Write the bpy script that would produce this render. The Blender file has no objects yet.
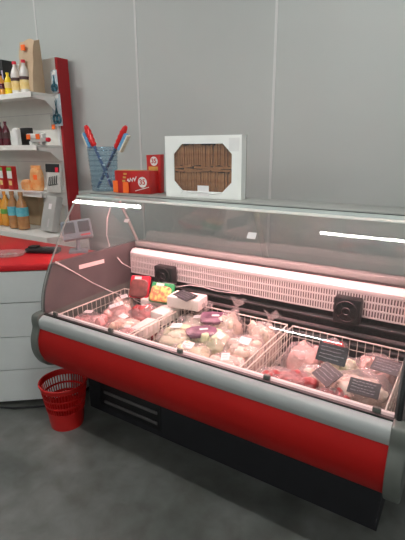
import bpy, bmesh, math, random
from mathutils import Vector, Matrix, noise
R_ = random.Random(7)
col = bpy.context.scene.collection
PI = math.pi
# ------------------------------------------------------------------ camera geometry (world: X along the case, Y towards the wall, Z up)
F = 424.6; CX, CY = 202.5, 270.0; H = 1.6
dX = -Vector((-487-CX, 152-CY, F)); dX.normalize()
dY = Vector((485-CX, 147-CY, F)); dY.normalize(); dY = (dY-dY.dot(dX)*dX).normalized()
dZ = dX.cross(dY)
def ray(px, py):
    v = Vector((px-CX, py-CY, F)); return Vector((dX.dot(v), dY.dot(v), dZ.dot(v)))
def atz(px, py, z):
    d = ray(px, py); t = (z-H)/d.z; return Vector((0, 0, H))+d*t
def atY(px, py, Y):
    d = ray(px, py); t = Y/d.y; return Vector((0, 0, H))+d*t
# ------------------------------------------------------------------ materials
def new_mat(name):
    m = bpy.data.materials.new(name); m.use_nodes = True; nt = m.node_tree
    b = nt.nodes['Principled BSDF']; return m, nt, b
def mat(name, c, rough=.5, metal=0, var=.06, scale=12, bump=0, coat=0, c2=None, contrast=None, sss=0, emit=0):
    m, nt, b = new_mat(name)
    tc = nt.nodes.new('ShaderNodeTexCoord'); n = nt.nodes.new('ShaderNodeTexNoise')
    n.inputs['Scale'].default_value = scale; n.inputs['Detail'].default_value = 5
    nt.links.new(tc.outputs['Object'], n.inputs['Vector'])
    r = nt.nodes.new('ShaderNodeValToRGB')
    lo = contrast[0] if contrast else .3; hi = contrast[1] if contrast else .7
    r.color_ramp.elements[0].position = lo; r.color_ramp.elements[1].position = hi
    if c2 is None: c2 = tuple(min(1, x*(1+var)) for x in c); c1 = tuple(x*(1-var) for x in c)
    else: c1 = c
    r.color_ramp.elements[0].color = (*c1, 1); r.color_ramp.elements[1].color = (*c2, 1)
    nt.links.new(n.outputs['Fac'], r.inputs['Fac']); nt.links.new(r.outputs['Color'], b.inputs['Base Color'])
    b.inputs['Roughness'].default_value = rough; b.inputs['Metallic'].default_value = metal
    if coat: b.inputs['Coat Weight'].default_value = coat; b.inputs['Coat Roughness'].default_value = .15
    if sss: b.inputs['Subsurface Weight'].default_value = sss; b.inputs['Subsurface Scale'].default_value = .01
    if bump:
        bp = nt.nodes.new('ShaderNodeBump'); bp.inputs['Strength'].default_value = bump; bp.inputs['Distance'].default_value = .01
        nt.links.new(n.outputs['Fac'], bp.inputs['Height']); nt.links.new(bp.outputs['Normal'], b.inputs['Normal'])
    return m
def emis(name, c, s):
    m, nt, b = new_mat(name); b.inputs['Base Color'].default_value = (*c, 1)
    b.inputs['Emission Color'].default_value = (*c, 1); b.inputs['Emission Strength'].default_value = s; return m
def sheet(name, tint=(.97, .985, .98), f0=.045, rough=.01, haze=0, haze_col=(.8, .85, .83), bump=0, bscale=30):
    """clear sheet: straight-through transmission, reflection by the real angle of view, a little haze"""
    m, nt, b = new_mat(name); N = nt.nodes; L = nt.links
    geo = N.new('ShaderNodeNewGeometry'); dot = N.new('ShaderNodeVectorMath'); dot.operation = 'DOT_PRODUCT'
    L.new(geo.outputs['Normal'], dot.inputs[0]); L.new(geo.outputs['Incoming'], dot.inputs[1])
    ab = N.new('ShaderNodeMath'); ab.operation = 'ABSOLUTE'; L.new(dot.outputs['Value'], ab.inputs[0])
    om = N.new('ShaderNodeMath'); om.operation = 'SUBTRACT'; om.inputs[0].default_value = 1; L.new(ab.outputs[0], om.inputs[1])
    pw = N.new('ShaderNodeMath'); pw.operation = 'POWER'; pw.inputs[1].default_value = 5; L.new(om.outputs[0], pw.inputs[0])
    ma = N.new('ShaderNodeMath'); ma.operation = 'MULTIPLY_ADD'; ma.inputs[1].default_value = 1-f0; ma.inputs[2].default_value = f0; L.new(pw.outputs[0], ma.inputs[0])
    tr = N.new('ShaderNodeBsdfTransparent'); tr.inputs['Color'].default_value = (*tint, 1)
    gl = N.new('ShaderNodeBsdfGlossy'); gl.inputs['Roughness'].default_value = rough
    mx = N.new('ShaderNodeMixShader'); L.new(ma.outputs[0], mx.inputs[0])
    base = tr.outputs[0]
    if haze:
        df = N.new('ShaderNodeBsdfDiffuse'); df.inputs['Color'].default_value = (*haze_col, 1)
        m2 = N.new('ShaderNodeMixShader'); m2.inputs[0].default_value = haze
        L.new(tr.outputs[0], m2.inputs[1]); L.new(df.outputs[0], m2.inputs[2]); base = m2.outputs[0]
    L.new(base, mx.inputs[1]); L.new(gl.outputs[0], mx.inputs[2])
    if bump:
        tc = N.new('ShaderNodeTexCoord'); n = N.new('ShaderNodeTexNoise'); n.inputs['Scale'].default_value = bscale; n.inputs['Detail'].default_value = 4
        L.new(tc.outputs['Object'], n.inputs['Vector'])
        bp = N.new('ShaderNodeBump'); bp.inputs['Strength'].default_value = bump; bp.inputs['Distance'].default_value = .01
        L.new(n.outputs['Fac'], bp.inputs['Height']); L.new(bp.outputs['Normal'], gl.inputs['Normal'])
    L.new(mx.outputs[0], N['Material Output'].inputs['Surface']); return m
M = {}
M['wall'] = mat('wall_grey_panel', (.47, .50, .485), .55, var=.025, scale=1.5)
M['seam'] = mat('wall_seam', (.62, .63, .62), .5, var=.02)
M['ceil'] = mat('ceiling_white', (.7, .7, .7), .8, var=.02)
M['red'] = mat('red_panel', (.36, .007, .006), .5, var=.05, scale=3)
M['red'].node_tree.nodes['Principled BSDF'].inputs['Specular IOR Level'].default_value = .2
M['redtop'] = mat('red_counter', (.55, .008, .014), .45, var=.04, scale=4)
M['redplastic'] = mat('red_plastic', (.48, .006, .005), .4, var=.05)
M['brightred'] = mat('bright_red_plastic', (.75, .02, .02), .3, var=.05)
M['redpost'] = mat('red_post', (.40, .01, .015), .5, var=.05)
M['silver'] = mat('silver_rail', (.39, .415, .41), .5, .15, var=.03)
M['grey'] = mat('grey_abs', (.125, .137, .122), .45, var=.06)
M['liner'] = mat('grey_liner', (.085, .075, .075), .5, c2=(.14, .115, .115), scale=7)
M['base'] = mat('dark_base', (.009, .009, .012), .75, var=.15)
M['black'] = mat('black_plastic', (.012, .012, .013), .4, var=.2)
M['blackmet'] = mat('dark_rear_panel', (.035, .03, .03), .35, .3, c2=(.10, .07, .07), scale=60)
M['deck'] = mat('deck_metal', (.15, .14, .14), .4, .4, var=.1)
M['steel'] = mat('steel', (.5, .5, .5), .3, .8, var=.05)
M['white'] = mat('white_enamel', (.74, .74, .72), .4, var=.02)
M['whiteshelf'] = mat('white_shelf_enamel', (.80, .79, .75), .45, var=.02)
M['shelfback'] = mat('shelf_back_panel', (.76, .74, .69), .5, var=.03)
M['drawer'] = mat('white_laminate', (.68, .71, .70), .45, var=.02)
M['cream'] = mat('cream_wire', (.82, .76, .68), .4, var=.03)
M['grille'] = mat('grille_white', (.84, .82, .80), .4, var=.03)
M['slabgrey'] = mat('canopy_grey', (.33, .34, .32), .5, var=.04)
M['label'] = mat('label_paper', (.85, .82, .82), .6, var=.02)
M['print'] = mat('label_print', (.55, .52, .52), .7, var=.1)
M['chalk'] = mat('chalk_white', (.34, .35, .38), .8, var=.1)
M['slate'] = mat('slate_card', (.018, .022, .026), .45, var=.25)
M['orange'] = mat('orange_tag', (1.0, .16, .02), .6, var=.03)
M['pinksticker'] = mat('pink_sticker', (.95, .72, .70), .6, var=.05)
M['glass'] = sheet('display_glass', haze=.006)
M['endglass'] = sheet('end_glass', haze=.03)
M['backglass'] = sheet('rear_sliding_glass', tint=(.93, .95, .94), haze=.02, haze_col=(.3, .3, .29))
M['topglass'] = sheet('green_top_glass', tint=(.85, .95, .9), haze=.75, haze_col=(.85, .97, .93))
M['film'] = sheet('plastic_film', tint=(.97, .94, .94), f0=.08, rough=.12, haze=.19, haze_col=(.92, .84, .84), bump=1.0, bscale=45)
M['clear'] = sheet('clear_plastic', tint=(.95, .95, .95), f0=.06, rough=.08, haze=.12)
M['windowfilm'] = sheet('carton_window', f0=.05, rough=.05, haze=.01)
M['bluebin'] = sheet('blue_clear_plastic', tint=(.84, .91, .95), f0=.06, rough=.1, haze=.06, haze_col=(.55, .68, .76))
M['bluestuff'] = mat('blue_plastic', (.03, .10, .32), .4, c2=(.02, .03, .06), scale=60)
M['bristle'] = mat('blue_bristle', (.12, .35, .62), .7, var=.2, scale=80)
M['bristletip'] = mat('pale_bristle_tip', (.75, .70, .55), .7, var=.1, scale=80)
M['carton'] = mat('white_carton', (.90, .91, .88), .6, var=.02)
M['stick'] = mat('brown_sticks', (.30, .10, .03), .6, c2=(.50, .21, .08), scale=25)
M['stickback'] = mat('dark_brown_backing', (.06, .025, .012), .8, var=.1)
M['snackred'] = mat('snack_red', (.55, .02, .02), .35, c2=(.42, .015, .012), scale=9)
M['gold'] = mat('gold_print', (.6, .35, .08), .5, var=.2)
M['kraft'] = mat('kraft_paper', (.47, .34, .22), .8, c2=(.58, .44, .30), scale=6, bump=.3)
M['cardboard'] = mat('cardboard', (.46, .33, .20), .8, var=.08)
M['teal'] = mat('teal_plastic', (.03, .20, .28), .35, c2=(.01, .02, .03), scale=50)
M['cardblue'] = mat('pale_blue_card', (.42, .52, .60), .5, c2=(.62, .66, .68), scale=40)
M['yellow'] = mat('yellow_liquid', (.85, .62, .02), .25, var=.1)
M['amber'] = mat('amber_drink', (.80, .38, .05), .15, c2=(.62, .24, .03), scale=8, coat=.5)
M['cola'] = mat('brown_drink', (.30, .13, .05), .15, c2=(.50, .26, .10), scale=15, coat=.5)
M['darkred'] = mat('dark_red_drink', (.10, .008, .02), .2, var=.2, coat=.5)
M['paleoil'] = mat('pale_oil_bottle', (.62, .60, .55), .2, c2=(.78, .76, .74), scale=12, coat=.5)
M['bluelabel'] = mat('blue_label', (.04, .36, .50), .5, c2=(.18, .55, .60), scale=25)
M['yellowlabel'] = mat('yellow_label', (.80, .55, .15), .5, c2=(.9, .75, .4), scale=25)
M['darklabel'] = mat('dark_print_label', (.09, .04, .04), .5, var=.2)
M['whitelabel'] = mat('white_print', (.8, .8, .78), .5, var=.05)
M['green'] = mat('green_print', (.12, .35, .06), .5, var=.2)
M['snackorange'] = mat('orange_snack_film', (.85, .30, .07), .35, c2=(.85, .52, .25), scale=20, coat=.3, bump=.5)
M['silverpack'] = mat('silver_pack', (.50, .50, .46), .4, c2=(.68, .68, .64), scale=14, coat=.3, bump=.4)
M['greybox'] = mat('grey_card_box', (.42, .42, .40), .6, var=.06)
M['pink'] = mat('raw_poultry', (.74, .36, .33), .35, c2=(.90, .64, .58), scale=16, coat=.5, bump=.6)
M['pink2'] = mat('raw_pink_meat', (.62, .22, .22), .35, c2=(.84, .48, .46), scale=14, coat=.5, bump=.6)
M['peach'] = mat('peach_dough', (.90, .62, .46), .4, c2=(.88, .72, .64), scale=14, coat=.5, bump=.5)
M['redmeat'] = mat('red_mince', (.34, .014, .02), .35, c2=(.55, .06, .06), scale=26, coat=.6, bump=.8)
M['palegreen'] = mat('pale_green_dumplings', (.58, .70, .38), .4, c2=(.84, .82, .62), scale=13, coat=.5, bump=.5)
M['pale'] = mat('pale_dumplings', (.86, .74, .66), .4, c2=(.80, .66, .50), scale=13, coat=.5, bump=.5)
M['purple'] = mat('purple_print', (.06, .010, .04), .4, c2=(.24, .10, .17), scale=22, coat=.3)
M['wrap'] = mat('white_wrap', (.86, .80, .76), .45, var=.04, scale=20, bump=.3)
M['packred'] = mat('red_tray_print', (.75, .02, .05), .35, var=.08)
M['packgreen'] = mat('green_tray_print', (.02, .32, .10), .35, var=.1)
M['packmix'] = mat('mixed_food_print', (.80, .22, .12), .4, c2=(.85, .75, .25), scale=45, contrast=(.42, .58))
M['meatdark'] = mat('dark_meat_print', (.10, .03, .025), .4, c2=(.32, .10, .09), scale=40)
M['lcd'] = mat('lcd_window', (.06, .07, .08), .2, var=.1)
M['scalegrey'] = mat('scale_grey', (.24, .29, .33), .4, var=.03)
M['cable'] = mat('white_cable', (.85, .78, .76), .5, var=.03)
# floor: worn polished concrete
def floor_mat():
    m, nt, b = new_mat('grey_concrete'); N = nt.nodes; L = nt.links
    tc = N.new('ShaderNodeTexCoord')
    def nz(s, d, dist=0):
        n = N.new('ShaderNodeTexNoise'); n.inputs['Scale'].default_value = s; n.inputs['Detail'].default_value = d; n.inputs['Distortion'].default_value = dist
        L.new(tc.outputs['Object'], n.inputs['Vector']); return n
    a = nz(1.3, 6, .6); c = nz(9, 8, .3)
    r = N.new('ShaderNodeValToRGB'); e = r.color_ramp.elements
    e[0].position = .34; e[0].color = (.085, .094, .087, 1); e[1].position = .68; e[1].color = (.185, .193, .183, 1)
    L.new(a.outputs['Fac'], r.inputs['Fac'])
    r2 = N.new('ShaderNodeValToRGB'); e = r2.color_ramp.elements
    e[0].position = .3; e[0].color = (.72, .70, .66, 1); e[1].position = .7; e[1].color = (1.12, 1.12, 1.12, 1)
    L.new(c.outputs['Fac'], r2.inputs['Fac'])
    mx = N.new('ShaderNodeMixRGB'); mx.blend_type = 'MULTIPLY'; mx.inputs[0].default_value = 1
    L.new(r.outputs['Color'], mx.inputs[1]); L.new(r2.outputs['Color'], mx.inputs[2]); L.new(mx.outputs[0], b.inputs['Base Color'])
    rr = N.new('ShaderNodeMapRange'); rr.inputs['To Min'].default_value = .32; rr.inputs['To Max'].default_value = .6
    L.new(c.outputs['Fac'], rr.inputs['Value']); L.new(rr.outputs[0], b.inputs['Roughness'])
    bp = N.new('ShaderNodeBump'); bp.inputs['Strength'].default_value = .12; bp.inputs['Distance'].default_value = .01
    L.new(c.outputs['Fac'], bp.inputs['Height']); L.new(bp.outputs['Normal'], b.inputs['Normal']); return m
M['floor'] = floor_mat()
# ------------------------------------------------------------------ mesh builder
class MB:
    def __init__(s): s.bm = bmesh.new(); s.mi = 0
    def _f(s, vs):
        try:
            f = s.bm.faces.new(vs); f.material_index = s.mi; return f
        except ValueError: return None
    def box(s, a, b, mtx=None):
        P = [Vector((x, y, z)) for z in (a[2], b[2]) for y in (a[1], b[1]) for x in (a[0], b[0])]
        if mtx: P = [mtx@p for p in P]
        v = [s.bm.verts.new(p) for p in P]
        for q in ((0, 2, 3, 1), (4, 5, 7, 6), (0, 1, 5, 4), (2, 6, 7, 3), (0, 4, 6, 2), (1, 3, 7, 5)): s._f([v[i] for i in q])
        return s
    def cbox(s, c, d, mtx=None):
        return s.box([c[i]-d[i]/2 for i in range(3)], [c[i]+d[i]/2 for i in range(3)], mtx)
    def prism(s, poly, a, b, axis='X'):
        """polygon in the plane across the axis, pushed from a to b"""
        def P(p, t):
            if axis == 'X': return (t, p[0], p[1])
            if axis == 'Y': return (p[0], t, p[1])
            return (p[0], p[1], t)
        A = [s.bm.verts.new(P(p, a)) for p in poly]; B = [s.bm.verts.new(P(p, b)) for p in poly]; n = len(poly)
        s._f(A); s._f(B[::-1])
        for i in range(n): s._f([A[i], B[i], B[(i+1) % n], A[(i+1) % n]])
        return s
    def ribbon(s, pts, a, b, th):
        """open (Y,Z) curve pushed along X, given a thickness on its inner side"""
        n = len(pts); T = []
        for i in range(n):
            p = Vector(pts[max(0, i-1)]); q = Vector(pts[min(n-1, i+1)]); d = (q-p).normalized(); T.append(Vector((d.y, -d.x)))
        inner = [Vector(pts[i])+T[i]*th for i in range(n)]
        poly = [tuple(p) for p in pts]+[tuple(p) for p in inner[::-1]]
        A = [s.bm.verts.new((a, *p)) for p in poly]; B = [s.bm.verts.new((b, *p)) for p in poly]; m = len(poly)
        for i in range(m): s._f([A[i], B[i], B[(i+1) % m], A[(i+1) % m]])
        for i in range(n-1):
            s._f([A[i], A[i+1], A[m-2-i], A[m-1-i]]); s._f([B[m-1-i], B[m-2-i], B[i+1], B[i]])
        return s
    def tube(s, pts, r, n=6, close=False):
        pts = [Vector(p) for p in pts]; rings = []; k = len(pts); up = None
        for i in range(k):
            if close: d = pts[(i+1) % k]-pts[i-1]
            else: d = pts[min(k-1, i+1)]-pts[max(0, i-1)]
            d.normalize()
            if up is None: up = d.orthogonal().normalized()
            up = (up-d*up.dot(d)); up = up.normalized() if up.length > 1e-6 else d.orthogonal().normalized()
            w = d.cross(up); rr = r[i] if isinstance(r, (list, tuple)) else r
            rings.append([s.bm.verts.new(pts[i]+(up*math.cos(2*PI*j/n)+w*math.sin(2*PI*j/n))*rr) for j in range(n)])
        for i in range(k if close else k-1):
            a, b = rings[i], rings[(i+1) % k]
            for j in range(n): s._f([a[j], a[(j+1) % n], b[(j+1) % n], b[j]])
        if not close: s._f(rings[0][::-1]); s._f(rings[-1])
        return s
    def lathe(s, prof, n=20, c=(0, 0, 0), caps=True, sx=1, sy=1):
        rings = [[s.bm.verts.new((c[0]+r*sx*math.cos(2*PI*j/n), c[1]+r*sy*math.sin(2*PI*j/n), c[2]+z)) for j in range(n)] for r, z in prof]
        for a, b in zip(rings[:-1], rings[1:]):
            for j in range(n): s._f([a[j], a[(j+1) % n], b[(j+1) % n], b[j]])
        if caps: s._f(rings[0][::-1]); s._f(rings[-1])
        return s
    def blob(s, c, r, seed=0, amp=.2, freq=1.6, sub=3, flat=None, ridge=0, rot=0, sq=0):
        g = bmesh.ops.create_icosphere(s.bm, subdivisions=sub, radius=1)['verts']; off = Vector((seed*3.7, seed*1.3, seed*7.1)); cr_, sr_ = math.cos(rot), math.sin(rot)
        for v in g:
            p = v.co.copy(); d = noise.fractal(p*freq+off, 1, 2, 4)*amp
            if ridge: d += (abs(noise.noise(p*freq*2.5+off))-.25)*ridge
            p = Vector([math.copysign(abs(e)**(1-sq), e) for e in p])*(1+d) if sq else p*(1+d)
            z = p.z
            if flat is not None and z < flat: z = flat+(z-flat)*.1
            x, y = p.x*r[0], p.y*r[1]
            v.co = Vector((c[0]+x*cr_-y*sr_, c[1]+x*sr_+y*cr_, c[2]+z*r[2]))
            for f in v.link_faces: f.material_index = s.mi
        return s
    def build(s, name, mats, parent=None, smooth=False, bevel=0, loc=None):
        me = bpy.data.meshes.new(name); bmesh.ops.recalc_face_normals(s.bm, faces=s.bm.faces)
        if bevel:
            bmesh.ops.bevel(s.bm, geom=[e for e in s.bm.edges if len(e.link_faces) == 2 and e.calc_face_angle(0) > .6], offset=bevel, segments=2, affect='EDGES', profile=.5)
        s.bm.to_mesh(me); s.bm.free()
        if not isinstance(mats, (list, tuple)): mats = [mats]
        for m in mats: me.materials.append(m)
        if smooth: 
            for p in me.polygons: p.use_smooth = True
        me.set_sharp_from_angle(angle=.7)
        o = bpy.data.objects.new(name, me); col.objects.link(o)
        if parent: o.parent = parent
        if loc: o.location = loc
        return o
def tag(o, label=None, cat=None, group=None, kind=None):
    if label: o['label'] = label
    if cat: o['category'] = cat
    if group: o['group'] = group
    if kind: o['kind'] = kind
    return o
def empty(name, loc, rz=0, label=None, cat=None, group=None, rx=0, ry=0):
    o = bpy.data.objects.new(name, None); o.empty_display_size = .05; o.location = loc; o.rotation_euler = (rx, ry, rz); col.objects.link(o)
    return tag(o, label, cat, group)
def copy_tree(o, parent=None):
    c = o.copy(); col.objects.link(c); c.parent = parent
    for ch in list(o.children): copy_tree(ch, c)
    return c
def text(body, size, m, parent, loc, rot=(PI/2, 0, 0), name='print', shear=0):
    cu = bpy.data.curves.new(name, 'FONT'); cu.body = body; cu.size = size; cu.align_x = 'CENTER'; cu.align_y = 'CENTER'; cu.extrude = .0006; cu.shear = shear; cu.offset = size*.02
    t = bpy.data.objects.new(name+'_src', cu); col.objects.link(t); bpy.context.view_layer.update()
    me = bpy.data.meshes.new_from_object(t.evaluated_get(bpy.context.evaluated_depsgraph_get()))
    bpy.data.objects.remove(t); me.materials.clear(); me.materials.append(m)
    o = bpy.data.objects.new(name, me); col.objects.link(o); o.parent = parent; o.location = loc; o.rotation_euler = rot; return o
# ------------------------------------------------------------------ the room
YW = 2.69; ZC = 3.2
def st(name, mb, m): return tag(mb.build(name, m), kind='structure')
st('floor', MB().box((-6, -5, -.1), (3.5, YW+.1, 0)), M['floor'])
st('ceiling', MB().box((-6, -5, ZC), (3.5, YW+.1, ZC+.1)), M['ceil'])
st('wall_back', MB().box((-6, YW, 0), (3.5, YW+.1, ZC)), M['wall'])
st('wall_left', MB().box((-6.1, -5, 0), (-6, YW+.1, ZC)), M['wall'])
for i, x in enumerate((-3.42, -2.30, -1.18, -.06)):
    st('trim_%d' % (i+1), MB().box((x-.009, YW-.004, 0), (x+.009, YW+.001, ZC)), M['seam'])
M['tube'] = emis('lamp_diffuser', (1.0, .99, .96), 50)
# ceiling tubes; the last two are unseen, added to brighten the room
lamp_spots = [(-3.72, .98, 1.14, 'slim ceiling tube lamp over the left end of the display case'), (-.51, .79, 1.22, 'slim ceiling tube lamp over the right end of the display case'),
              (-2.0, -3.2, 1.2, 'added unseen ceiling tube lamp furthest from the display case'), (1.6, -1.9, 1.2, 'added unseen ceiling tube lamp right of the viewpoint')]
for x, y, L, lb in lamp_spots:
    t = empty('ceiling_lamp', (x, y, ZC), 0, lb, 'ceiling lamp', 'tube lamps under the ceiling')
    MB().box((-L/2-.02, -.035, -.035), (L/2+.02, .035, 0)).build('housing', M['white'], t)
    MB().box((-L/2, -.024, -.060), (L/2, .024, -.035)).build('diffuser', M['tube'], t, bevel=.006)
# ------------------------------------------------------------------ refrigerated display case
XL, XR = -1.941, -.127; TH = .055
case = empty('refrigerated_display_case', ((XL+XR)/2, 1.95, 0), 0, 'long red and silver glass-fronted refrigerated display case on a black base', 'display case')
CO = Vector(case.location)
class CB(MB):
    def build(s, name, mats, parent=None, **k):
        for v in s.bm.verts: v.co -= CO
        return MB.build(s, name, mats, parent or case, **k)
GP = [(1.385, .712), (1.392, .78), (1.409, .85), (1.445, .935), (1.498, 1.031), (1.545, 1.11), (1.595, 1.192), (1.645, 1.262), (1.70, 1.330)]
def spline(P, n=6):
    P = [Vector(p) for p in P]; P = [2*P[0]-P[1]]+P+[2*P[-1]-P[-2]]; o = []
    for i in range(1, len(P)-2):
        for k in range(n):
            t = k/n; a, b, c, d = P[i-1:i+3]
            o.append(tuple(.5*((2*b)+(c-a)*t+(2*a-5*b+4*c-d)*t*t+(3*b-a-3*c+d)*t**3)))
    o.append(tuple(P[-2])); return o
G = spline(GP)
RL = spline([(1.3475, .641), (1.343, .668), (1.350, .694), (1.372, .710)], 5)
redp = spline([(1.349, .639), (1.332, .59), (1.327, .55), (1.330, .51), (1.345, .468), (1.372, .425), (1.417, .393)], 4)
# red front panel, silver rail
CB().prism(redp+[(1.44, .393), (1.44, .639)], XL, XR).build('front_panel', M['red'], smooth=False)
CB().prism(RL+[(1.425, .712), (1.425, .641)], XL, XR).build('bumper_rail', M['silver'])
CB().box((XL, 1.3502, .6375), (XR, 1.352, .6405)).build('rail_seam', M['black'])
CB().box((XL, 1.384, .710), (XR, 1.400, .7175)).build('glass_channel', M['black'])
for p in [(57, 315), (113, 331), (181.5, 352), (267, 379), (377, 411)]:
    q = atz(*p, .712); CB().box((q.x-.014, 1.403, .70), (q.x+.014, 1.418, .732)).build('glass_clip', M['grey'], bevel=.003)
# end panels: one profile, rounded
endp = spline([(1.375, .722), (1.345, .712), (1.336, .68), (1.337, .64), (1.320, .59), (1.315, .55), (1.318, .505), (1.335, .455), (1.372, .405), (1.43, .378)], 4)
for a, b in ((XL-TH, XL), (XR, XR+TH)):
    CB().prism(endp+[(2.26, .378), (2.30, .40), (2.30, .97), (2.24, .985), (2.20, .80), (2.12, .722)], a, b).build('end_panel', M['grey'], bevel=.006)
# tub walls, deck, underside
CB().box((XL, 1.426, .43), (XR, 1.44, .712)).build('inner_front_wall', M['white'])
CB().box((XL, 1.42, .40), (XR, 2.26, .45)).build('deck', M['deck'])
CB().box((XL, 1.44, .393), (XR, 2.26, .399)).build('underside', M['base'])
CB().box((XL, 2.15, .45), (XR, 2.25, .955)).build('rear_wall', M['blackmet'])
m = CB()
for z, y in ((.62, 2.11), (.68, 2.105), (.735, 2.115)): m.tube([(XL+.02, y, z), (XR-.02, y, z)], .012, 8)
m.build('cooling_pipe', M['deck'], smooth=True)
# left and right end liner with sloping glass line
lin = [p for p in G if p[1] < .985]
for a, b in ((XL-.030, XL), (XR, XR+.030)):
    CB().prism([(p[0]+.006, p[1]) for p in lin]+[(2.19, .985), (2.19, .72)], a, b).build('end_liner', M['liner'])
    endg = [(p[0]+.006, p[1]) for p in G if p[1] >= .975]
    CB().prism(endg+[(1.86, 1.33), (2.19, .985)], a+.010, a+.016).build('end_glass', M['endglass'])
m = CB(); m.tube([(XR+.015, p[0]+.004, p[1]) for p in G], .009, 8); m.build('glass_seal', M['black'])
m = CB(); m.tube([(XL-.015, p[0]+.004, p[1]) for p in G], .0045, 6); m.build('glass_seal', M['slabgrey'])
# front glass (two panes meeting), curved
mid = -.98
for a, b in ((XL-.02, mid-.001), (mid+.001, XR+.02)):
    CB().ribbon(G+[(1.72, 1.337)], a, b, -.005).build('front_glass', M['glass'], smooth=True)
# top glass and grey top board
CB().box((XL-.02, 1.705, 1.330), (XR+.02, 1.82, 1.342)).build('top_glass', M['topglass'])
CB().box((XL-.14, 1.826, 1.322), (XR+.04, 2.03, 1.350)).build('top_board', M['slabgrey'], bevel=.002)
CB().box((XL-.03, 1.8205, 1.325), (XR+.03, 1.8255, 1.3445)).build('top_seam', M['black'])
# rear sliding glass and frames
sy, sz = 2.02-2.20, 1.32-.985
def lean(z): return 2.20+(z-.985)/sz*sy
CB().box((XL, 2.165, .955), (XR, 2.225, .99)).build('rear_track', M['slabgrey'], bevel=.003)
for a, b, dy in ((XL, mid+.02, 0), (mid-.02, XR, .012)):
    CB().prism([(lean(.99)+dy, .99), (lean(.99)+dy+.005, .99), (lean(1.322)+dy+.005, 1.322), (lean(1.322)+dy, 1.322)], a, b).build('rear_glass', M['backglass'])
for x in (XL+.01, XR-.01):
    CB().tube([(x, 2.19, .97), (x, 2.0, 1.33)], .010, 8).build('rear_stile', M['slabgrey'])
# perforated evaporator cover
gm = CB(); x0, x1 = -1.925, -.15
for z in (.788, .828, .868, .905): gm.box((x0, 2.094, z-.004), (x1, 2.1, z+.004))
x = x0
while x < x1:
    gm.box((x, 2.0945, .788), (x+.0068, 2.0995, .905)); x += .0136
gm.prism([(2.094, .905), (2.094, .925), (2.12, .948), (2.15, .948), (2.15, .943), (2.124, .943), (2.1, .922), (2.1, .905)], x0, x1)
gm.build('evaporator_grille', M['grille'])
CB().box((x0, 2.125, .78), (x1, 2.128, .905)).build('grille_backing', M['liner'])
for a, b, z0, z1 in ((-1.67, -1.53, .765, .885), (-.525, -.395, .757, .888)):
    f = CB(); f.box((a, 2.03, z0), (b, 2.09, z1)); fo = f.build('fan_housing', M['black'], bevel=.008)
    f = CB(); xc, zc = (a+b)/2, (z0+z1)/2
    for k in range(20):
        pass
    f.tube([(xc+.052*math.cos(t*PI/12), 2.026, zc+.052*math.sin(t*PI/12)) for t in range(24)], .0045, 6, close=True)
    f.tube([(xc+.018*math.cos(t*PI/8), 2.026, zc+.018*math.sin(t*PI/8)) for t in range(16)], .006, 6, close=True)
    for t in range(4):
        a2 = t*PI/2+.7; f.tube([(xc+.02*math.cos(a2), 2.026, zc+.02*math.sin(a2)), (xc+.052*math.cos(a2), 2.026, zc+.052*math.sin(a2))], .003, 5)
    f.build('fan_guard', M['black'], fo, smooth=True)
# cables inside the case
m = CB(); m.tube(spline([(0, 0), (1, 0)], 1) and [atY(131, 268, 2.06), atY(122, 263, 2.0), atY(110, 248, 1.97), atY(106.5, 235, 1.95), atY(107, 218, 1.93), Vector((-1.87, 1.92, 1.325))], .0035, 6); m.build('hanging_cable', M['cable'], smooth=True)
m = CB(); m.tube([Vector((XL+.008, 1.492, .992)), Vector((XL+.008, 1.60, .915)), Vector((XL+.008, 1.75, .80)), Vector((XL+.008, 1.90, .70)), atY(133, 299, 2.0), atY(143, 304, 2.0)], [.007, .0035, .003, .003, .003, .003], 6); m.build('glare_streak_cable', M['cable'], smooth=True)  # pale streak built as a cable; thick front end stands in for reflected glare
m = CB(); m.tube([atY(p, q, 2.02) for p, q in ((176, 287), (190, 285), (203, 287), (217, 291), (240, 294))], .003, 6); m.build('fan_cable', M['cable'], smooth=True)
# stickers
m = CB(); a, b = Vector((XL+.002, 1.543, .930)), Vector((XL+.002, 1.856, .935))
m.prism([(1.66, .908), (1.865, .902), (1.865, .926), (1.66, .934)], XL+.0005, XL+.002); m.build('strip_sticker', M['pinksticker'])
def on_glass(px, py, w, h, name, mt):
    d = ray(px, py)
    for (y0, z0), (y1, z1) in zip(G[:-1], G[1:]):
        den = d.y*(z1-z0)-d.z*(y1-y0)
        s_ = (d.y*(H-z0)-d.z*(0-y0))/den if abs(den) > 1e-9 else -1
        if 0 <= s_ <= 1:
            y = y0+s_*(y1-y0); z = z0+s_*(z1-z0); t = y/d.y; a = math.atan2(z1-z0, y1-y0)
            mt_ = Matrix.Translation((d.x*t, y, z))@Matrix.Rotation(a, 4, 'X')
            return CB().cbox((0, 0, .004), (w, h, .001), mt_).build(name, mt)
on_glass(252, 236, .04, .03, 'glass_sticker', M['label'])
on_glass(127, 221, .03, .02, 'glass_sticker', M['pinksticker'])
# LED tube under the top board
M['led'] = emis('pink_case_tube', (1.0, .50, .50), 30)
CB().box((XL+.05, 1.93, 1.314), (XR-.05, 1.985, 1.322)).box((XL+.05, 1.985, 1.290), (XR-.05, 1.989, 1.322)).build('lamp_housing_shade_lip', M['white'])  # rear lip added to the housing to keep pink light off the wall
CB().box((XL+.06, 1.938, 1.305), (XR-.06, 1.978, 1.314)).build('lamp_tube', M['led'], bevel=.004)
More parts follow.
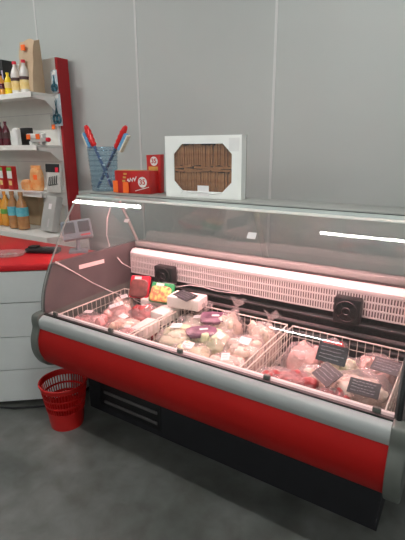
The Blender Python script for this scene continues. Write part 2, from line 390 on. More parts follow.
# base
CB().box((XL+.03, 1.63, .0), (XR-.03, 2.27, .392)).build('base', M['base'])
vx0, vx1 = -1.80, -1.33
v = CB(); v.box((vx0, 1.626, .045), (vx1, 1.63, .205)); vo = v.build('vent_panel', M['black'])
for z in (.155, .088): CB().box((vx0+.03, 1.618, z-.011), (vx1-.02, 1.6262, z+.009)).build('vent_louvre', M['deck'], vo, bevel=.003)
vo.location = (0, 0, 0)
# ------------------------------------------------------------------ wire baskets
def basket(name_label, x0, x1, y0, y1, z0=.452, z1=.692):
    t = empty('wire_basket', ((x0+x1)/2, (y0+y1)/2, z0), 0, name_label, 'basket', 'wire baskets in the display case')
    w, d, h = (x1-x0)/2, (y1-y0)/2, z1-z0
    MB().tube([(-w, -d, h), (w, -d, h), (w, d, h), (-w, d, h)], .0042, 6, close=True).build('rim', M['cream'], t)
    m = MB(); r = .0021
    for k in range(1, 5):
        z = h*(1-k*.235); m.tube([(-w, -d, z), (w, -d, z), (w, d, z), (-w, d, z)], r, 5, close=True)
    n = round(2*w/.036)
    for i in range(n+1):
        x = -w+2*w*i/n; m.tube([(x, -d, h), (x, -d, .006), (x, d, .006), (x, d, h)], r, 5)
    n = round(2*d/.036)
    for i in range(n+1):
        y = -d+2*d*i/n; m.tube([(-w, y, h), (-w, y, .003), (w, y, .003), (w, y, h)], r, 5)
    m.build('wire_mesh', M['cream'], t)
basket('cream wire basket of pink meat bags at the left end of the case', -1.915, -1.392, 1.452, 2.01)
basket('cream wire basket of pale dumpling bags in the middle of the case', -1.368, -.752, 1.452, 2.01)
basket('cream wire basket with red mince bags at the right end of the case', -.722, -.165, 1.452, 2.01)
# ------------------------------------------------------------------ food
def top_of(o, x, y):
    best = None
    for v in o.data.vertices:
        d = (v.co.x-x)**2+(v.co.y-y)**2-.03*v.co.z
        if v.normal.z > .3 and (best is None or d < best[0]): best = (d, v.co.copy(), v.normal.copy())
    return best[1], best[2]
def sticker(parent, film, dx, dy, w, h, rz, name='label_sticker', m='label', lines=2):
    c, n = top_of(film, dx, dy); n = (n+Vector((0, 0, 1.2))+Vector((0, -.5, 0))).normalized()
    q = Vector((0, 0, 1)).rotation_difference(n).to_matrix().to_4x4()
    mt = Matrix.Translation(c+n*.006)@q@Matrix.Rotation(rz, 4, 'Z')
    mb = MB(); mb.cbox((0, 0, 0), (w, h, .0012), mt); mb.mi = 1
    for k in range(lines): mb.cbox((-w*.05, h*(.22-.3*k), .0009), (w*.7, h*.07, .0004), mt)
    return mb.build(name, [M[m], M['print']], parent)
BAGS = []
def food_bag(*a, **k): BAGS.append((a, k))
def make_bag(px, py, z, r, mt, seed, label, cat='bag of meat', group=None, rot=0, neck=False, nb=6, stick=None, loc=None, zc=None):
    p = loc if loc else atz(px, py, z); zb = .464
    r = (r[0], r[1], 1); z += .012
    hz = (z-zb)/2 if zc is None else (z-zc)/2; zb = zb if zc is None else zc
    t = empty('food_bag', (p.x, p.y, zb), rot, label, cat, group); rr = random.Random(seed)
    mb = MB()
    mb.blob((0, 0, hz*.9), (r[0]*.86, r[1]*.86, hz*.88), seed, .14, 2.5, 4, sq=.3)
    for k in range(nb+3):
        a = rr.uniform(0, 2*PI); q = rr.uniform(.1, .72)
        mb.blob((math.cos(a)*q*r[0], math.sin(a)*q*r[1], hz*rr.uniform(1.5, 1.72)), (r[0]*rr.uniform(.22, .36), r[1]*rr.uniform(.22, .36), hz*rr.uniform(.22, .36)), seed+k, .25, 1.8, 3, rot=rr.uniform(0, 3))
    mb.build('contents', M[mt], t, smooth=True)
    fm = MB(); fm.blob((0, 0, hz), (r[0], r[1], hz*.98), seed+40, .14, 1.5, 4, ridge=.26, sq=.33)
    film = fm.build('film', M['film'], t, smooth=True)
    if neck:
        c, n = top_of(film, r[0]*.2, r[1]*.3); m = MB(); nn_ = 14; rows = []
        for k, (zz, rad, wv) in enumerate(((-.01, .030, .004), (.012, .016, .003), (.024, .008, .001), (.036, .013, .004), (.052, .028, .009), (.068, .040, .014))):
            rows.append([m.bm.verts.new(c+Vector(((rad+wv*math.sin(5*2*PI*j/nn_+k))*math.cos(2*PI*j/nn_)+zz*.3, (rad*.6+wv*math.cos(4*2*PI*j/nn_))*math.sin(2*PI*j/nn_), zz+wv*math.sin(3*2*PI*j/nn_+seed)))) for j in range(nn_)])
        for a_, b_ in zip(rows[:-1], rows[1:]):
            for j in range(nn_): m._f([a_[j], a_[(j+1) % nn_], b_[(j+1) % nn_], b_[j]])
        m.build('twisted_neck', M['film'], t, smooth=True)
    if stick:
        for s_ in stick: sticker(t, film, s_[0], s_[1], s_[2], s_[3], s_[4])
    return t
G1 = 'pink meat bags in the left basket'; G2 = 'dumpling bags in the middle basket'; G3 = 'bags in the right basket'
# left basket
food_bag(0, 0, .665, (.105, .10, 1), 'pink2', 1, 'large bag of deep pink meat in the front left corner of the left basket', group=G1, stick=[(-.01, .03, .05, .03, .3)], loc=Vector((-1.785, 1.575, 0)))
food_bag(0, 0, .665, (.085, .085, 1), 'pink', 2, 'bag of pink poultry with a tall white label behind the front left bag', group=G1, stick=[(0, 0, .05, .085, -.7)], loc=Vector((-1.70, 1.745, 0)))
food_bag(0, 0, .66, (.105, .085, 1), 'peach', 3, 'peach coloured smooth bag in the front of the left basket', group=G1, stick=[(-.01, .02, .055, .04, -.2)], loc=Vector((-1.56, 1.63, 0)))
food_bag(0, 0, .66, (.07, .06, 1), 'pink2', 4, 'small pink bag wedged in the front right corner of the left basket', group=G1, stick=[(.01, .01, .035, .025, .5)], loc=Vector((-1.47, 1.51, 0)))
food_bag(0, 0, .68, (.085, .075, 1), 'redmeat', 5, 'reddish bag with a small white label behind the peach bag', group=G1, stick=[(-.01, .0, .05, .03, .1)], loc=Vector((-1.585, 1.80, 0)))
food_bag(0, 0, .675, (.07, .07, 1), 'pale', 6, 'pale clear bag with a grey label by the left wall of the left basket', group=G1, stick=[(0, 0, .045, .05, .9)], loc=Vector((-1.81, 1.84, 0)))
# middle basket
S = lambda a, b, w=.05, h=.04, r=0: [(a, b, w, h, r)]
food_bag(0, 0, .655, (.11, .10, 1), 'palegreen', 11, 'greenish dumpling bag in the front left corner of the middle basket', 'bag of dumplings', G2, stick=S(-.02, .02, .06, .05, .3), loc=Vector((-1.25, 1.57, 0)))
food_bag(0, 0, .655, (.10, .09, 1), 'palegreen', 12, 'bag with a square label in the middle of the front of the middle basket', 'bag of dumplings', G2, stick=S(-.01, .01, .06, .05, .1), loc=Vector((-1.06, 1.56, 0)))
food_bag(0, 0, .65, (.10, .085, 1), 'peach', 13, 'orange-tinted dumpling bag in the front right corner of the middle basket', 'bag of dumplings', G2, stick=S(.01, 0, .04, .05, .4), loc=Vector((-.87, 1.56, 0)))
food_bag(0, 0, .67, (.095, .09, 1), 'pale', 14, 'pale bag in the left rear of the middle basket', 'bag of dumplings', G2, neck=True, stick=S(0, -.02, .04, .03, .3), loc=Vector((-1.25, 1.755, 0)))
food_bag(0, 0, .67, (.095, .09, 1), 'palegreen', 15, 'greenish bag under the purple printed pouches in the middle basket', 'bag of dumplings', G2, stick=S(.06, -.03, .05, .04, -.3), loc=Vector((-1.06, 1.735, 0)))
food_bag(0, 0, .675, (.095, .09, 1), 'pale', 16, 'pale bag with a round label by the right wall of the middle basket', 'bag of dumplings', G2, stick=S(0, -.02, .055, .05, .1), loc=Vector((-.87, 1.735, 0)))
food_bag(0, 0, .70, (.08, .065, 1), 'pale', 17, 'pale bag with a twisted top in the rear right corner of the middle basket', 'bag of dumplings', G2, neck=True, loc=Vector((-.84, 1.905, 0)))
food_bag(0, 0, .71, (.08, .065, 1), 'pale', 18, 'clear bag with a twisted top at the middle of the basket rear', 'bag of dumplings', G2, neck=True, loc=Vector((-1.14, 1.905, 0)))
# right basket
food_bag(0, 0, .668, (.125, .085, 1), 'redmeat', 21, 'red mince bag in the front left corner of the right basket', group=G3, loc=Vector((-.60, 1.585, 0)), nb=8, rot=.2)
food_bag(0, 0, .662, (.075, .055, 1), 'redmeat', 22, 'smaller red mince bag beside the front rim of the right basket', group=G3, loc=Vector((-.455, 1.515, 0)), nb=6)
food_bag(0, 0, .67, (.115, .11, 1), 'pale', 23, 'big pale bag in the front right corner of the right basket', group=G3, loc=Vector((-.29, 1.60, 0)), nb=8)
food_bag(0, 0, .64, (.085, .08, 1), 'pale', 24, 'small pale bag between the red mince and the big pale bag', group=G3, loc=Vector((-.45, 1.685, 0)))
food_bag(0, 0, .66, (.085, .08, 1), 'palegreen', 25, 'yellowish pale bag behind the middle of the right basket', group=G3, loc=Vector((-.40, 1.83, 0)))
food_bag(0, 0, .69, (.06, .055, 1), 'redmeat', 26, 'red bag against the rear of the right basket', group=G3, loc=Vector((-.45, 1.94, 0)))
food_bag(0, 0, .665, (.085, .075, 1), 'pink', 27, 'pink poultry bag in the rear right of the right basket', group=G3, loc=Vector((-.25, 1.85, 0)))
food_bag(0, 0, .635, (.08, .08, 1), 'pink', 28, 'pink bag standing behind a black card in the right basket', group=G3, loc=Vector((-.56, 1.90, 0)))
food_bag(0, 0, .54, (.075, .085, 1), 'wrap', 29, 'low white wrapped bag in the rear left corner of the right basket', group=G3, loc=Vector((-.64, 1.78, 0)))
BK = [(-1.915, -1.392), (-1.368, -.752), (-.722, -.165)]
FIX = {0: [(-1.445, 1.665, .05, .09), (-1.452, 1.855, .055, .085), (-1.61, 1.95, .08, .05), (-1.84, 1.97, .07, .03)], 1: [], 2: []}
for bi, (u0, u1) in enumerate(BK):
    items = [(a, k) for a, k in BAGS if u0 < k['loc'].x < u1]
    pos = [[k['loc'].x, k['loc'].y, a[3][0]*1.12, a[3][1]*1.12] for a, k in items]
    for it in range(150):
        for i in range(len(pos)):
            for j in range(len(pos)+len(FIX[bi])):
                if i == j: continue
                q = pos[j] if j < len(pos) else FIX[bi][j-len(pos)]
                dx, dy = pos[i][0]-q[0], pos[i][1]-q[1]; sx_, sy_ = (pos[i][2]+q[2])*.96, (pos[i][3]+q[3])*.96
                e = math.hypot(dx/sx_, dy/sy_)
                if e < 1 and e > 1e-4:
                    f = (1/e-1)*.25; pos[i][0] += dx*f; pos[i][1] += dy*f
                    if j < len(pos): pos[j][0] -= dx*f; pos[j][1] -= dy*f
            rx_, ry_ = pos[i][2]*1.0, pos[i][3]*1.0
            pos[i][0] = min(max(pos[i][0], u0+.012+rx_), u1-.012-rx_); pos[i][1] = min(max(pos[i][1], 1.466+ry_), 1.998-ry_)
    for (a, k), p in zip(items, pos):
        k = dict(k); k['loc'] = Vector((p[0], p[1], 0)); make_bag(a[0], a[1], a[2], (p[2], p[3], 1), *a[4:], **k)
# printed pouches with purple labels
def pouch(px, py, z, w, h, rz, tilt, label):
    p = atz(px, py, z); t = empty('printed_pouch', p, rz, label, 'food pouch', 'purple pouches in the middle basket', rx=tilt)
    m = MB(); m.blob((0, 0, 0), (w/2, h/2, .014), int(px), .16, 1.6, 4, sq=.5, ridge=.15); m.build('pouch', M['purple'], t, smooth=True)
    MB().cbox((w*.1, h*.05, .0155), (w*.3, h*.16, .001)).build('pale_print', M['label'], t)
pouch(213, 318, .695, .14, .09, .55, .3, 'small purple pouch lying highest among the middle basket bags')
pouch(201, 332, .675, .15, .08, .75, .25, 'long purple pouch lying just in front of the other purple pouch')
# white wrapped blocks
def block(c, d, rz, rx, label, ry=0):
    t = MB(); t.cbox((0, 0, 0), d); o = t.build('wrapped_block', M['wrap'], bevel=.012, smooth=True); o.location = c; o.rotation_euler = (rx, ry, rz)
    tag(o, label, 'food package', 'white wrapped blocks in the left basket')
block((-1.445, 1.665, .635), (.09, .17, .07), .1, 0, 'white wrapped block at the front of the row of white blocks')
block((-1.452, 1.855, .66), (.10, .16, .075), -.05, .05, 'white wrapped block in the middle of the row of white blocks')
block((-1.60, 1.945, .655), (.17, .09, .09), .1, 0, 'white wrapped block lying against the basket rear')
block((-1.345, 1.93, .74), (.21, .13, .07), .12, 0, 'white wrapped block carrying a black price card across two baskets')
# trays of printed packs
def tray_pack(px, py, Y, w, h, tilt, rz, m1, m2, label):
    p = atY(px, py, Y); t = empty('tray_pack', p, rz, label, 'food pack', None, rx=tilt)
    MB().cbox((0, 0, 0), (w, .035, h)).build('tray', M[m1], t, bevel=.01)
    m = MB(); m.blob((0, -.016, -.012), (w*.45, .012, h*.40), 5, .06, 2, 3, sq=.6); m.build('window', M[m2], t, smooth=True)
    MB().cbox((-w*.1, -.0185, h*.38), (w*.35, .002, h*.13)).build('label_sticker', M['label'], t)
    return t
tray_pack(140, 287, 1.95, .13, .145, -.5, .35, 'packred', 'meatdark', 'red-topped meat tray leaning at the rear of the left basket')
tray_pack(162, 293, 1.93, .15, .125, -.6, .2, 'packgreen', 'packmix', 'green-framed food tray leaning beside the red-topped tray')
# black price cards
def card(c, w, h, rx, rz, label, seed=1, ry=0):
    t = empty('price_card', c, rz, label, 'price card', 'black price cards in the display case', rx=rx, ry=ry); r2 = random.Random(seed)
    MB().cbox((0, 0, 0), (w, h, .0022)).build('card', M['slate'], t)
    m = MB()
    for k in range(4):
        x = -w*.40; y = h*(.32-.2*k)
        while x < w*(.38-.12*(k % 2)):
            L = r2.uniform(.004, .012); m.cbox((x+L/2, y+r2.uniform(-.0015, .0015), .0014), (L, .0026, .0006)); x += L+r2.uniform(.002, .005)
    m.build('chalk_writing', M['chalk'], t)
card((-1.345, 1.905, .781), .15, .085, .18, -.35, 'black price card on the white wrapped block across two baskets', 2)
card((-1.545, 2.005, .775), .10, .06, .7, .05, 'small black price card between the green-framed tray and the left fan', 3)
card(atz(332, 354, .70), .135, .085, .95, -.05, 'black price card standing upright at the rear of the right basket', 4)
card(atz(327, 374, .695), .12, .085, .55, -.72, 'black price card tilted like a diamond beside the red mince', 5)
card(atz(364, 388, .715), .115, .07, .45, .03, 'black price card on the big pale bag in the right basket', 6)
card(atz(386, 366, .71), .11, .07, .5, -.15, 'black price card in the rear right corner of the right basket', 7)
# ------------------------------------------------------------------ waste bin
bn = empty('waste_bin', (-1.905, 1.437, 0), 0, 'red perforated plastic waste bin on the floor under the left end of the case', 'waste bin')
BH, r0, r1, NB = .285, .092, .136, 48
def rb(z): return r0+(r1-r0)*z/BH
m = MB()
def band(m, za, zb, th=.003):
    m.lathe([(rb(za)-th, za), (rb(za), za), (rb(zb), zb), (rb(zb)-th, zb), (rb(za)-th, za)], 40, caps=False)
m.lathe([(.001, .004), (r0, .004), (r0+.003, .0), (rb(.10), .10), (rb(.10)-.003, .10), (r0-.002, .008), (.001, .008)], 40, caps=False)
band(m, .10, .115); band(m, .15, .165); band(m, .20, .212); band(m, .255, BH)
m.build('bin_shell', M['redplastic'], bn, smooth=False)
m = MB()
for za, zb in ((.113, .152), (.163, .202), (.21, .257)):
    for i in range(NB):
        a = 2*PI*i/NB; c, s_ = math.cos(a), math.sin(a); w = .0032
        m.tube([((rb(za)-.002)*c, (rb(za)-.002)*s_, za), ((rb(zb)-.002)*c, (rb(zb)-.002)*s_, zb)], .0034, 4)
m.build('slotted_band', M['redplastic'], bn)
m = MB(); m.tube([(r1*math.cos(2*PI*i/40), r1*math.sin(2*PI*i/40), BH) for i in range(40)], .006, 8, close=True); m.build('rim', M['redplastic'], bn, smooth=True)
# ------------------------------------------------------------------ shop counter
fa, fb = Vector((-2.41, 1.331)), Vector((-2.06, 1.6228)); dr = (fb-fa).normalized(); fc = fa-dr*1.0; nn = Vector((dr.y, -dr.x))
ct = empty('shop_counter', (fb.x, fb.y, 0), 0, 'white counter with wide drawers and a red top left of the case', 'counter'); o2 = Vector((fb.x, fb.y, 0))
def wp(v, z=0): return (v.x-o2.x, v.y-o2.y)
def cpoly(m, pts, z0, z1): return m.prism([wp(p) for p in pts], z0, z1, 'Z')
back = Vector((-2.06, 1.93)); bl = Vector((-3.4, 1.90))
end = Vector((-2.06, 1.62))
cpoly(MB(), [fc, fa, end, back, bl], .03, .905).build('body', M['drawer'], ct)
cpoly(MB(), [fc+nn*-.03, end+nn*-.03, back, bl], .0, .03).build('plinth', M['base'], ct)
tf = nn*.02
cpoly(MB(), [fc+tf, Vector((-2.045, 1.615))+tf*.6, Vector((-2.045, 1.95)), bl+Vector((0, .03))], .905, .945).build('countertop', M['redtop'], ct, bevel=.004)
for z0, z1 in ((.035, .252), (.258, .477), (.483, .702), (.708, .90)):
    a, b = fc+nn*.0, end+nn*.0
    d = MB(); cpoly(d, [a, b, b+nn*.018, a+nn*.018], z0, z1); d.build('drawer', M['drawer'], ct)
m = MB(); m.tube([(-2.46, 1.262, .007), (-2.30, 1.345, .007), (-2.15, 1.465, .007), (-2.02, 1.56, .007), (-1.95, 1.60, .007)], .006, 6)
tag(m.build('floor_cable', M['base'], smooth=True), 'black cable lying along the foot of the white counter', 'cable')
# scale head
c = atz(77, 239, .945); c = Vector((-2.46, 1.93, .945))
def near(px, py, Y): return atY(px, py, Y)
p = near(77, 230, 1.86)
sc_ = empty('shop_scale', (p.x, p.y, .945), .78, 'grey shop scale display with a dark screen on the red counter', 'scale')
MB().box((-.06, -.045, 0), (.06, .045, .02)).build('foot', M['scalegrey'], sc_, bevel=.006)
MB().tube([(0, 0, .02), (0, 0, p.z-.945-.02)], .014, 10).build('post', M['scalegrey'], sc_)
hd = MB(); T = Matrix.Translation((0, 0, p.z-.945))@Matrix.Rotation(-.35, 4, 'X')@Matrix.Rotation(-.12, 4, 'Y')
hd.cbox((0, 0, 0), (.19, .07, .125), T); h_ = hd.build('display_head', M['scalegrey'], sc_, bevel=.012)
MB().cbox((-.045, -.0355, .012), (.07, .002, .07), T).build('screen', M['lcd'], h_)
MB().cbox((.048, -.0355, .012), (.07, .002, .07), T).build('keypad', M['lcd'], h_)
MB().cbox((.05, -.0362, -.042), (.06, .002, .010), T).build('red_marking', M['packred'], h_)
# handheld device, clear tray
p = atz(46, 252, .95)
dv = empty('card_terminal', (p.x, p.y, .945), .45, 'black handheld device lying on the red counter', 'card terminal')
MB().box((-.13, -.035, 0), (.09, .045, .034)).build('body', M['black'], dv, bevel=.01)
MB().box((-.11, -.025, .034), (-.05, .03, .046)).build('head', M['black'], dv, bevel=.005)
MB().box((-.02, -.02, .034), (.07, .03, .0355)).build('keypad', M['lcd'], dv)
p = atz(8, 255, .95)
tr = MB(); tr.lathe([(.001, .004), (.085, .004), (.105, .024), (.108, .024), (.088, .0), (.001, .0)], 28, caps=False, sx=1.1, sy=.7)
o = tr.build('coin_tray', M['clear'], loc=(p.x, p.y, .946), smooth=True); o.rotation_euler = (0, 0, .6); tag(o, 'clear plastic coin tray on the red counter at the left edge of the photo', 'tray')
# ------------------------------------------------------------------ shelf unit
SX = -3.055; SXL = -4.35; YB = 2.55
su = empty('shelf_unit', (SX, YB, 0), 0, 'white shop shelving unit with a red end post against the grey wall', 'shelving')
def SB(name, mb, m, **k):
    for v in mb.bm.verts: v.co -= Vector((SX, YB, 0))
    return mb.build(name, m, su, **k)
m = MB(); m.box((SXL, YB, .0), (SX, YB+.03, 2.316)); SB('back_panel', m, M['shelfback'])
for z in (1.89, 1.49, 1.12): m = MB(); m.box((SXL, YB-.0012, z), (SX-.02, YB+.001, z+.004)); SB('panel_joint', m, M['print'])
m = MB(); m.box((SX, YB+.0, .0), (SX+.025, YB+.115, 2.318)); SB('side_post', m, M['redpost'])
m = MB(); m.box((SX-.035, YB-.012, .9), (SX-.005, YB, 2.05)); SB('slotted_upright', m, M['white'])
for z in (2.035, 1.632, 1.250):
    m = MB(); m.box((SXL, 2.287, z-.038), (SX, 2.305, z+.002)); m.box((SXL, 2.30, z-.016), (SX, YB, z)); s = SB('shelf', m, M['whiteshelf'])
    m = MB(); m.prism([(2.29, z-.018), (2.29, z-.038), (2.42, z-.055), (2.51, z-.13), (YB, z-.13), (YB, z-.018)], SX-.004, SX); b_ = SB('bracket', m, M['whiteshelf'])
m = MB(); m.box((SXL, 2.10, .875), (-2.80, 2.12, .93)); m.box((SXL, 2.11, .90), (-2.80, YB-.001, .925)); m.box((SXL, 2.14, 0), (-2.82, YB-.001, .90)); SB('base_shelf', m, M['whiteshelf'])
# products
def sx(px, py, Y): return atY(px, py, Y).x
def bottle(px, Y, z, h, r, liq, cap, lab, label, group=None, zl=(.3, .55)):
    X = sx(px, {2.035: 85, 1.632: 140, 1.25: 180, .93: 225}[z], Y)
    t = empty('bottle', (X, Y, z+.001), 0, label, 'bottle', group)
    MB().lathe([(r*.8, 0), (r, .006), (r, h*.58), (r*.8, h*.70), (r*.36, h*.84), (r*.34, h*.92)], 18).build('body', M[liq], t, smooth=True)
    MB().lathe([(r*.42, h*.91), (r*.42, h)], 14).build('cap', M[cap], t)
    if liq == 'paleoil': MB().lathe([(r*1.04, h*.40), (r*1.04, h*.50)], 18, caps=False).build('dark_label_band', M['darklabel'], t)
    if lab: MB().lathe([(r*1.02, h*zl[0]), (r*1.02, h*zl[1])], 18, caps=False).build('label_band', M[lab], t)
gA, gB, gC = 'sauce bottles on the top shelf', 'dark bottles on the second shelf', 'drink bottles on the lowest shelf'
bottle(1.5, 2.34, 2.035, .17, .030, 'amber', 'darkred', 'darkred', 'amber sauce bottle at the left edge of the top shelf', gA)
bottle(8.5, 2.34, 2.035, .17, .031, 'yellow', 'yellow', 'yellowlabel', 'bright yellow sauce bottle on the top shelf', gA)
bottle(16.5, 2.36, 2.035, .25, .038, 'paleoil', 'packred', 'yellowlabel', 'pale oil bottle beside the yellow sauce bottle', gA, (.12, .42))
bottle(25.5, 2.36, 2.035, .25, .040, 'paleoil', 'packred', 'yellowlabel', 'pale oil bottle in front of the kraft paper bag', gA, (.12, .42))
for i, (px, lb) in enumerate(((1, 'dark red bottle at the left edge of the second shelf'), (7, 'dark red bottle beside the white pouch on the second shelf'))):
    bottle(px, 2.36, 1.632, .20, .032, 'darkred', 'darkred', 'darklabel', lb, gB)
bottle(1, 2.27, .93, .31, .050, 'amber', 'orange', 'yellowlabel', 'amber drink bottle at the left edge of the lowest shelf', gC, (.36, .5))
bottle(8.5, 2.29, .93, .31, .048, 'amber', 'amber', 'green', 'amber drink bottle next to the blue-labelled ones', gC, (.36, .5))
bottle(15.5, 2.25, .93, .32, .048, 'cola', 'cola', 'bluelabel', 'left one of two brown bottles with turquoise labels', gC, (.36, .60))
bottle(24, 2.25, .93, .32, .050, 'cola', 'cola', 'bluelabel', 'right one of two brown bottles with turquoise labels', gC, (.36, .60))
def prod(name, px, Y, z, w, d, h, m1, label, cat, rz=0, rx=0, bev=.004, group=None):
    X = sx(px, {2.035: 80, 1.632: 135, 1.25: 175, .93: 215}[z], Y)
    t = empty(name, (X, Y, z+.001), rz, label, cat, group, rx=rx)
    MB().box((-w/2, -d/2, 0), (w/2, d/2, h)).build('body', M[m1], t, bevel=bev); return t
t = prod('black_box', 4, 2.46, 2.035, .17, .12, .295, 'black', 'black carton with a lilac edge behind the sauce bottles', 'box')
MB().box((.062, -.0615, .02), (.085, -.0603, .21)).build('side_print', mat('lilac_print', (.45, .38, .5), .5), t)
# kraft bag with crumpled top
X = sx(31.5, 80, 2.43); t = empty('kraft_bag', (X, 2.43, 2.036), -.1, 'tall kraft paper bag with an orange tag on the top shelf', 'paper bag', ry=.06)
m = MB(); n = 9; rows = []
for k in range(n):
    z = .395*k/(n-1); f = 1-.62*(k/(n-1))**2; ring = []
    for a, b in ((-1, -1), (-.4, -1.08), (.1, -.9), (.5, -1.1), (1, -1), (1.05, 0), (1, 1), (.3, .95), (-.4, 1.05), (-1, 1), (-1.05, 0)):
        ring.append(m.bm.verts.new((a*(.098+.006*k/(n-1))+R_.uniform(-.004, .004), b*.055*f+R_.uniform(-.004, .004), z+(R_.uniform(-.012, .012) if k == n-1 else 0))))
    rows.append(ring)
for a, b in zip(rows[:-1], rows[1:]):
    for j in range(11): m._f([a[j], a[(j+1) % 11], b[(j+1) % 11], b[j]])
m._f(rows[0][::-1]); m._f(rows[-1]); m.build('bag', M['kraft'], t)
MB().box((-.035, -.056, .322), (.012, -.0445, .362)).build('orange_price_tag', M['orange'], t)
# scissors packs hanging on the panel and the post
def blister(p, w, h, label, rz=0):
    t = empty('scissors_pack', p, rz, label, 'hanging pack', 'blister packs hanging on the shelving')
    MB().box((-w/2, -.002, -h), (w/2, 0, 0)).build('card', M['cardblue'], t)
    for s in (-1, 1):
        m = MB(); m.tube([(s*w*.2+w*.19*math.cos(k*PI/6), -.008, -h*.78+h*.13*math.sin(k*PI/6)) for k in range(12)], .009, 6, close=True)
        m.tube([(s*w*.1, -.008, -h*.62), (-s*w*.1, -.008, -h*.2)], [.006, .002], 5); m.build('scissor_half', M['teal'], t, smooth=True)
    MB().box((-w*.3, -.003, -.035), (w*.3, -.0021, -.005)).build('header_print', M['whitelabel'], t)
    m = MB(); m.tube([(0, .03, -.008), (0, -.03, -.012)], .003, 5); m.build('hook', M['steel'], t)
blister(atY(53.5, 70, YB-.05), .075, .17, 'teal scissors pack hanging just above the top shelf')
blister(Vector((SX+.01, YB-.03, atY(64, 93, YB-.03).z)), .11, .25, 'teal scissors pack hanging on the red post', .0)
# second shelf
X = sx(16, 138, 2.35); m = MB(); m.prism([(-.05, 0), (-.055, .05), (-.045, .095), (-.015, .135), (.02, .145), (.045, .13), (.05, 0)], -.02, .02, 'Y')
o = m.build('white_pouch', M['white'], loc=(X, 2.35, 1.634), bevel=.008, smooth=True); tag(o, 'white rounded pouch between dark bottles and black box', 'pouch')
t = prod('black_box', 27, 2.44, 1.632, .11, .05, .145, 'black', 'small black box on the second shelf behind the white and grey gadget', 'box')
X = sx(38, 138, 2.34); t = empty('gadget', (X, 2.34, 1.634), 0, 'white and grey plastic gadget with orange tags on the second shelf', 'gadget')
MB().box((-.12, -.02, .055), (.08, .02, .09)).build('barrel', M['white'], t, bevel=.006)
MB().box((-.08, -.022, .022), (.115, .022, .058)).build('body', M['greybox'], t, bevel=.006)
MB().box((-.10, -.015, .0), (-.06, .015, .03)).build('grip', M['white'], t, bevel=.004)
MB().box((.04, -.02, .0), (.07, .02, .03)).build('foot', M['greybox'], t, bevel=.004)
MB().tube([(.115, 0, .04), (.135, 0, .04)], .018, 10).build('red_tip', M['packred'], t)
for a in (-.115, .005): MB().box((a, -.026, .045), (a+.05, -.0245, .085)).build('orange_price_tag', M['orange'], t)
p = atY(54, 127, YB-.03); t = empty('hanging_packet', p, 0, 'clear packet with an orange tag hanging above the second shelf', 'hanging pack')
MB().box((-.03, -.004, -.02), (.03, .004, .10)).build('packet', M['clear'], t, bevel=.002); MB().box((-.022, -.006, -.018), (.018, -.0045, .02)).build('orange_price_tag', M['orange'], t)
m = MB(); m.tube([(0, .03, .095), (0, -.02, .092)], .003, 5); m.build('hook', M['steel'], t)
# third shelf
for px, lb in ((3, 'red and green noodle carton at the left edge of the third shelf'), (12, 'red and green noodle carton nearer the orange snack bag')):
    t = prod('noodle_carton', px, 2.36, 1.25, .072, .05, .205, 'snackred', lb, 'carton', group='noodle cartons on the third shelf')
    MB().box((-.0355, -.0262, .10), (.0355, -.0252, .165)).build('white_print', M['whitelabel'], t); MB().box((-.0355, -.0265, .165), (.0355, -.0252, .195)).build('green_print', M['green'], t)
    MB().box((-.02, -.0265, .04), (.02, -.0252, .08)).build('pale_print', M['yellowlabel'], t)
X = sx(37, 180, 2.37); t = empty('snack_bag', (X, 2.37, 1.251), 0, 'orange snack bag standing on the third shelf', 'snack bag')
m = MB(); m.blob((0, 0, .098), (.072, .032, .098), 9, .10, 1.5, 4, sq=.45); m.cbox((0, 0, .205), (.13, .006, .024)); m.build('bag', M['snackorange'], t, smooth=True)
MB().box((.0, -.034, .10), (.045, -.030, .14)).build('orange_price_tag', M['orange'], t)
X = sx(28, 183, 2.34); t = empty('snack_bag', (X, 2.33, 1.251), .1, 'flat crumpled orange snack bag leaning left of the standing one', 'snack bag')
m = MB(); m.blob((0, 0, .05), (.055, .03, .05), 19, .2, 1.8, 4, sq=.35); m.build('bag', M['snackorange'], t, smooth=True)
X = sx(31, 189, 2.28); o = MB().box((-.11, -.03, 0), (.11, .03, .006)).build('paper_sheet', M['label'], loc=(X, 2.318, 1.2525)); o.rotation_euler = (0, 0, 0); o.location.y = 2.30; o.location.z = 1.2535; tag(o, 'white sheet lying along the front edge of the third shelf', 'paper sheet')
X = sx(53.5, 178, 2.37); t = empty('dried_fish_pack', (X, 2.37, 1.251), 0, 'silver and black food pack with a red sticker on the third shelf', 'food pack', rx=-.06)
MB().box((-.088, -.012, 0), (.085, .012, .235)).build('pack', M['silverpack'], t, bevel=.006)
MB().box((-.087, -.0142, .165), (.084, -.0122, .232)).build('black_header', M['black'], t); MB().box((.035, -.016, .165), (.073, -.0143, .205)).build('red_sticker', M['packred'], t)
m = MB()
for k in range(5): m.tube([(-.055+k*.024, -.013, .06+k*.004), (-.045+k*.024, -.013, .125+k*.004)], .005, 4)
m.tube([(-.06, -.013, .055), (.055, -.013, .072)], .0045, 4); m.build('black_lettering', M['black'], t)
# lowest shelf
X = sx(36, 220, 2.46); t = MB().box((-.16, -.03, 0), (.10, .03, .28)).build('cardboard_box', M['cardboard'], loc=(X, 2.46, .931), bevel=.003); tag(t, 'brown cardboard carton behind the bottles on the lowest shelf', 'box')
X = sx(51, 225, 2.30); t = empty('grey_carton', (X, 2.27, .931), -.1, 'grey carton leaning back on the lowest shelf', 'box', rx=-.28)
MB().box((-.085, -.03, .008), (.085, .03, .30)).build('body', M['greybox'], t, bevel=.004)
MB().box((-.005, -.0315, .19), (.035, -.0302, .235)).build('pale_label', M['label'], t); MB().box((.01, -.0315, .04), (.03, -.0302, .11)).build('small_print', M['print'], t)
